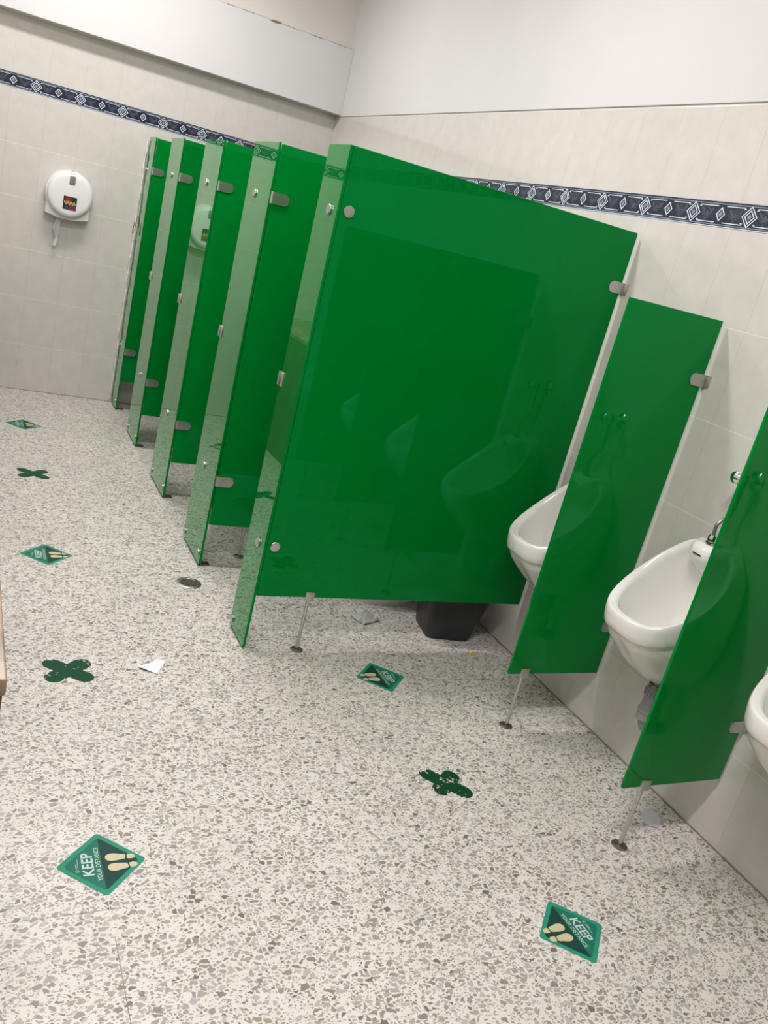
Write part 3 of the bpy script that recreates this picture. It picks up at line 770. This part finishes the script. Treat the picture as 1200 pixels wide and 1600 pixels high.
# taped crosses
def capsule(L, hw, n=8):
    return [(L-hw+hw*math.cos(a), hw*math.sin(a)) for a in [-PI/2+PI*k/n for k in range(n+1)]] + [(-L+hw-hw*math.cos(a), -hw*math.sin(a)) for a in [-PI/2+PI*k/n for k in range(n+1)]]
def cross(label, x, y, rz, L, hw, m, sp=0.72, cut=(1, 1, 1, 1)):
    b = new_bm()
    for k, a in enumerate((sp, -sp)):
        o = [(px*(cut[2*k] if px > 0 else cut[2*k+1]), py) for px, py in capsule(L, hw)]
        add_poly(b, o, 0.0002, 0.0006+.0003*k, mat=RZ(a))
    o = obj('floor_cross', b, m, loc=(x, y, 0)); o.rotation_euler = (0, 0, rz)
    return tag(o, label, 'floor mark', 'green taped crosses')
cross('clean dark green cross on the floor between two stickers, farthest cross', -1.787, -1.665, 0, .090, .026, M['tape_clean'])
cross('worn dark green cross on the floor at the left beside a scrap of paper', -1.795, -3.520, 0, .090, .029, M['tape_worn'])
cross('flaking dark green cross on the floor in front of the urinal dividers', -.757, -4.192, -.08, .090, .028, M['tape_flaked'], sp=PI/4, cut=(.8, .75, 1, 1))

# ------------------------------------------------------------------ litter
def crumple(name, label, cat, loc, rz, sx, sy, h, m, seed, n=16, fold=0.0):
    b = bmesh.new(); V = []
    for i in range(n+1):
        row = []
        for j in range(n+1):
            u, v = i/n-.5, j/n-.5
            p = Vector((u, v, seed)); k = noise.noise(p*4.2)*.6+noise.noise(p*9+Vector((3, 1, 0)))*.4
            edge = 1-max(abs(u), abs(v))*fold
            w1 = noise.noise(p*3+Vector((9, 0, 0)))*.12; w2 = noise.noise(p*3+Vector((0, 9, 0)))*.12
            row.append(b.verts.new(((u+w1)*sx, (v+w2)*sy, .0012+max(0, h*(.45+k)*max(0, edge)))))
        V.append(row)
    for i in range(n):
        for j in range(n): b.faces.new((V[i][j], V[i+1][j], V[i+1][j+1], V[i][j+1]))
    bmesh.ops.solidify(b, geom=b.faces[:], thickness=0.0006)
    zmin = min(v.co.z for v in b.verts)
    for v in b.verts: v.co.z -= zmin-.0002
    bm = new_bm(); merge(bm, b)
    o = obj(name, bm, m, loc=loc, smooth=25); o.rotation_euler = (0, 0, rz)
    return tag(o, label, cat)
crumple('crumpled_tissue', 'crumpled white tissue on the floor inside the nearest stall', 'tissue', (-.575, -3.135, 0), .3, .100, .075, .085, M['tissue'], 2.3, fold=1.6)
crumple('tissue_scrap', 'small torn white tissue piece beside the crumpled tissue', 'tissue', (-.505, -3.155, 0), -.9, .05, .03, .018, M['tissue'], 5.1, n=10, fold=1.2)
def folded(name, label, cat, loc, V, F, m, th=.0008):
    b = bmesh.new(); vs = [b.verts.new(v) for v in V]
    for f in F: b.faces.new([vs[k] for k in f])
    bmesh.ops.recalc_face_normals(b, faces=b.faces)
    bmesh.ops.solidify(b, geom=b.faces[:], thickness=th)
    zm = min(v.co.z for v in b.verts)
    for v in b.verts: v.co.z -= zm-.0002
    bm = new_bm(); merge(bm, b); o = obj(name, bm, m, loc=loc, smooth=0); return tag(o, label, cat)
folded('paper_scrap', 'creased lilac white paper scrap on the floor beside the worn cross', 'paper', (-1.53, -3.493, 0),
       [(-.048, -.012, .006), (-.030, -.036, .012), (.008, -.052, .002), (.030, -.022, .004), (.052, .018, .008), (.038, .030, .002), (.020, .020, .014), (-.006, .001, .010), (-.022, -.026, .002), (.018, -.006, .012), (.000, -.012, .004)],
       [(0, 1, 8), (0, 8, 7), (8, 10, 7), (1, 2, 8), (8, 2, 10), (10, 2, 3), (10, 3, 9), (7, 10, 9), (7, 9, 6), (9, 3, 4), (9, 4, 6), (6, 4, 5)], M['paper'])
crumple('paper_sheet', 'thin white paper behind the leg of the second divider', 'paper', (-.125, -4.437, 0), .9, .085, .065, .006, M['tissue'], 11.2, n=8)
b = new_bm()
for (x_, y_, s_, a_) in ((0, 0, 1, .4), (-.022, .004, .6, 1.2), (.004, .012, .5, 2.0)):
    q = [(-.010*s_, 0), (-.004*s_, .005*s_), (.004*s_, .006*s_), (.011*s_, .001*s_), (.003*s_, -.005*s_)]
    add_poly(b, [(1.5*x, 1.5*y) for x, y in q], .0003, .0055*s_, mat=T(x_, y_, 0) @ RZ(a_))
tag(obj('dry_leaf', b, M['leaf'], loc=(-.193, -3.417, 0)), 'small yellow crumbled leaf on the floor below the large partition', 'leaf')
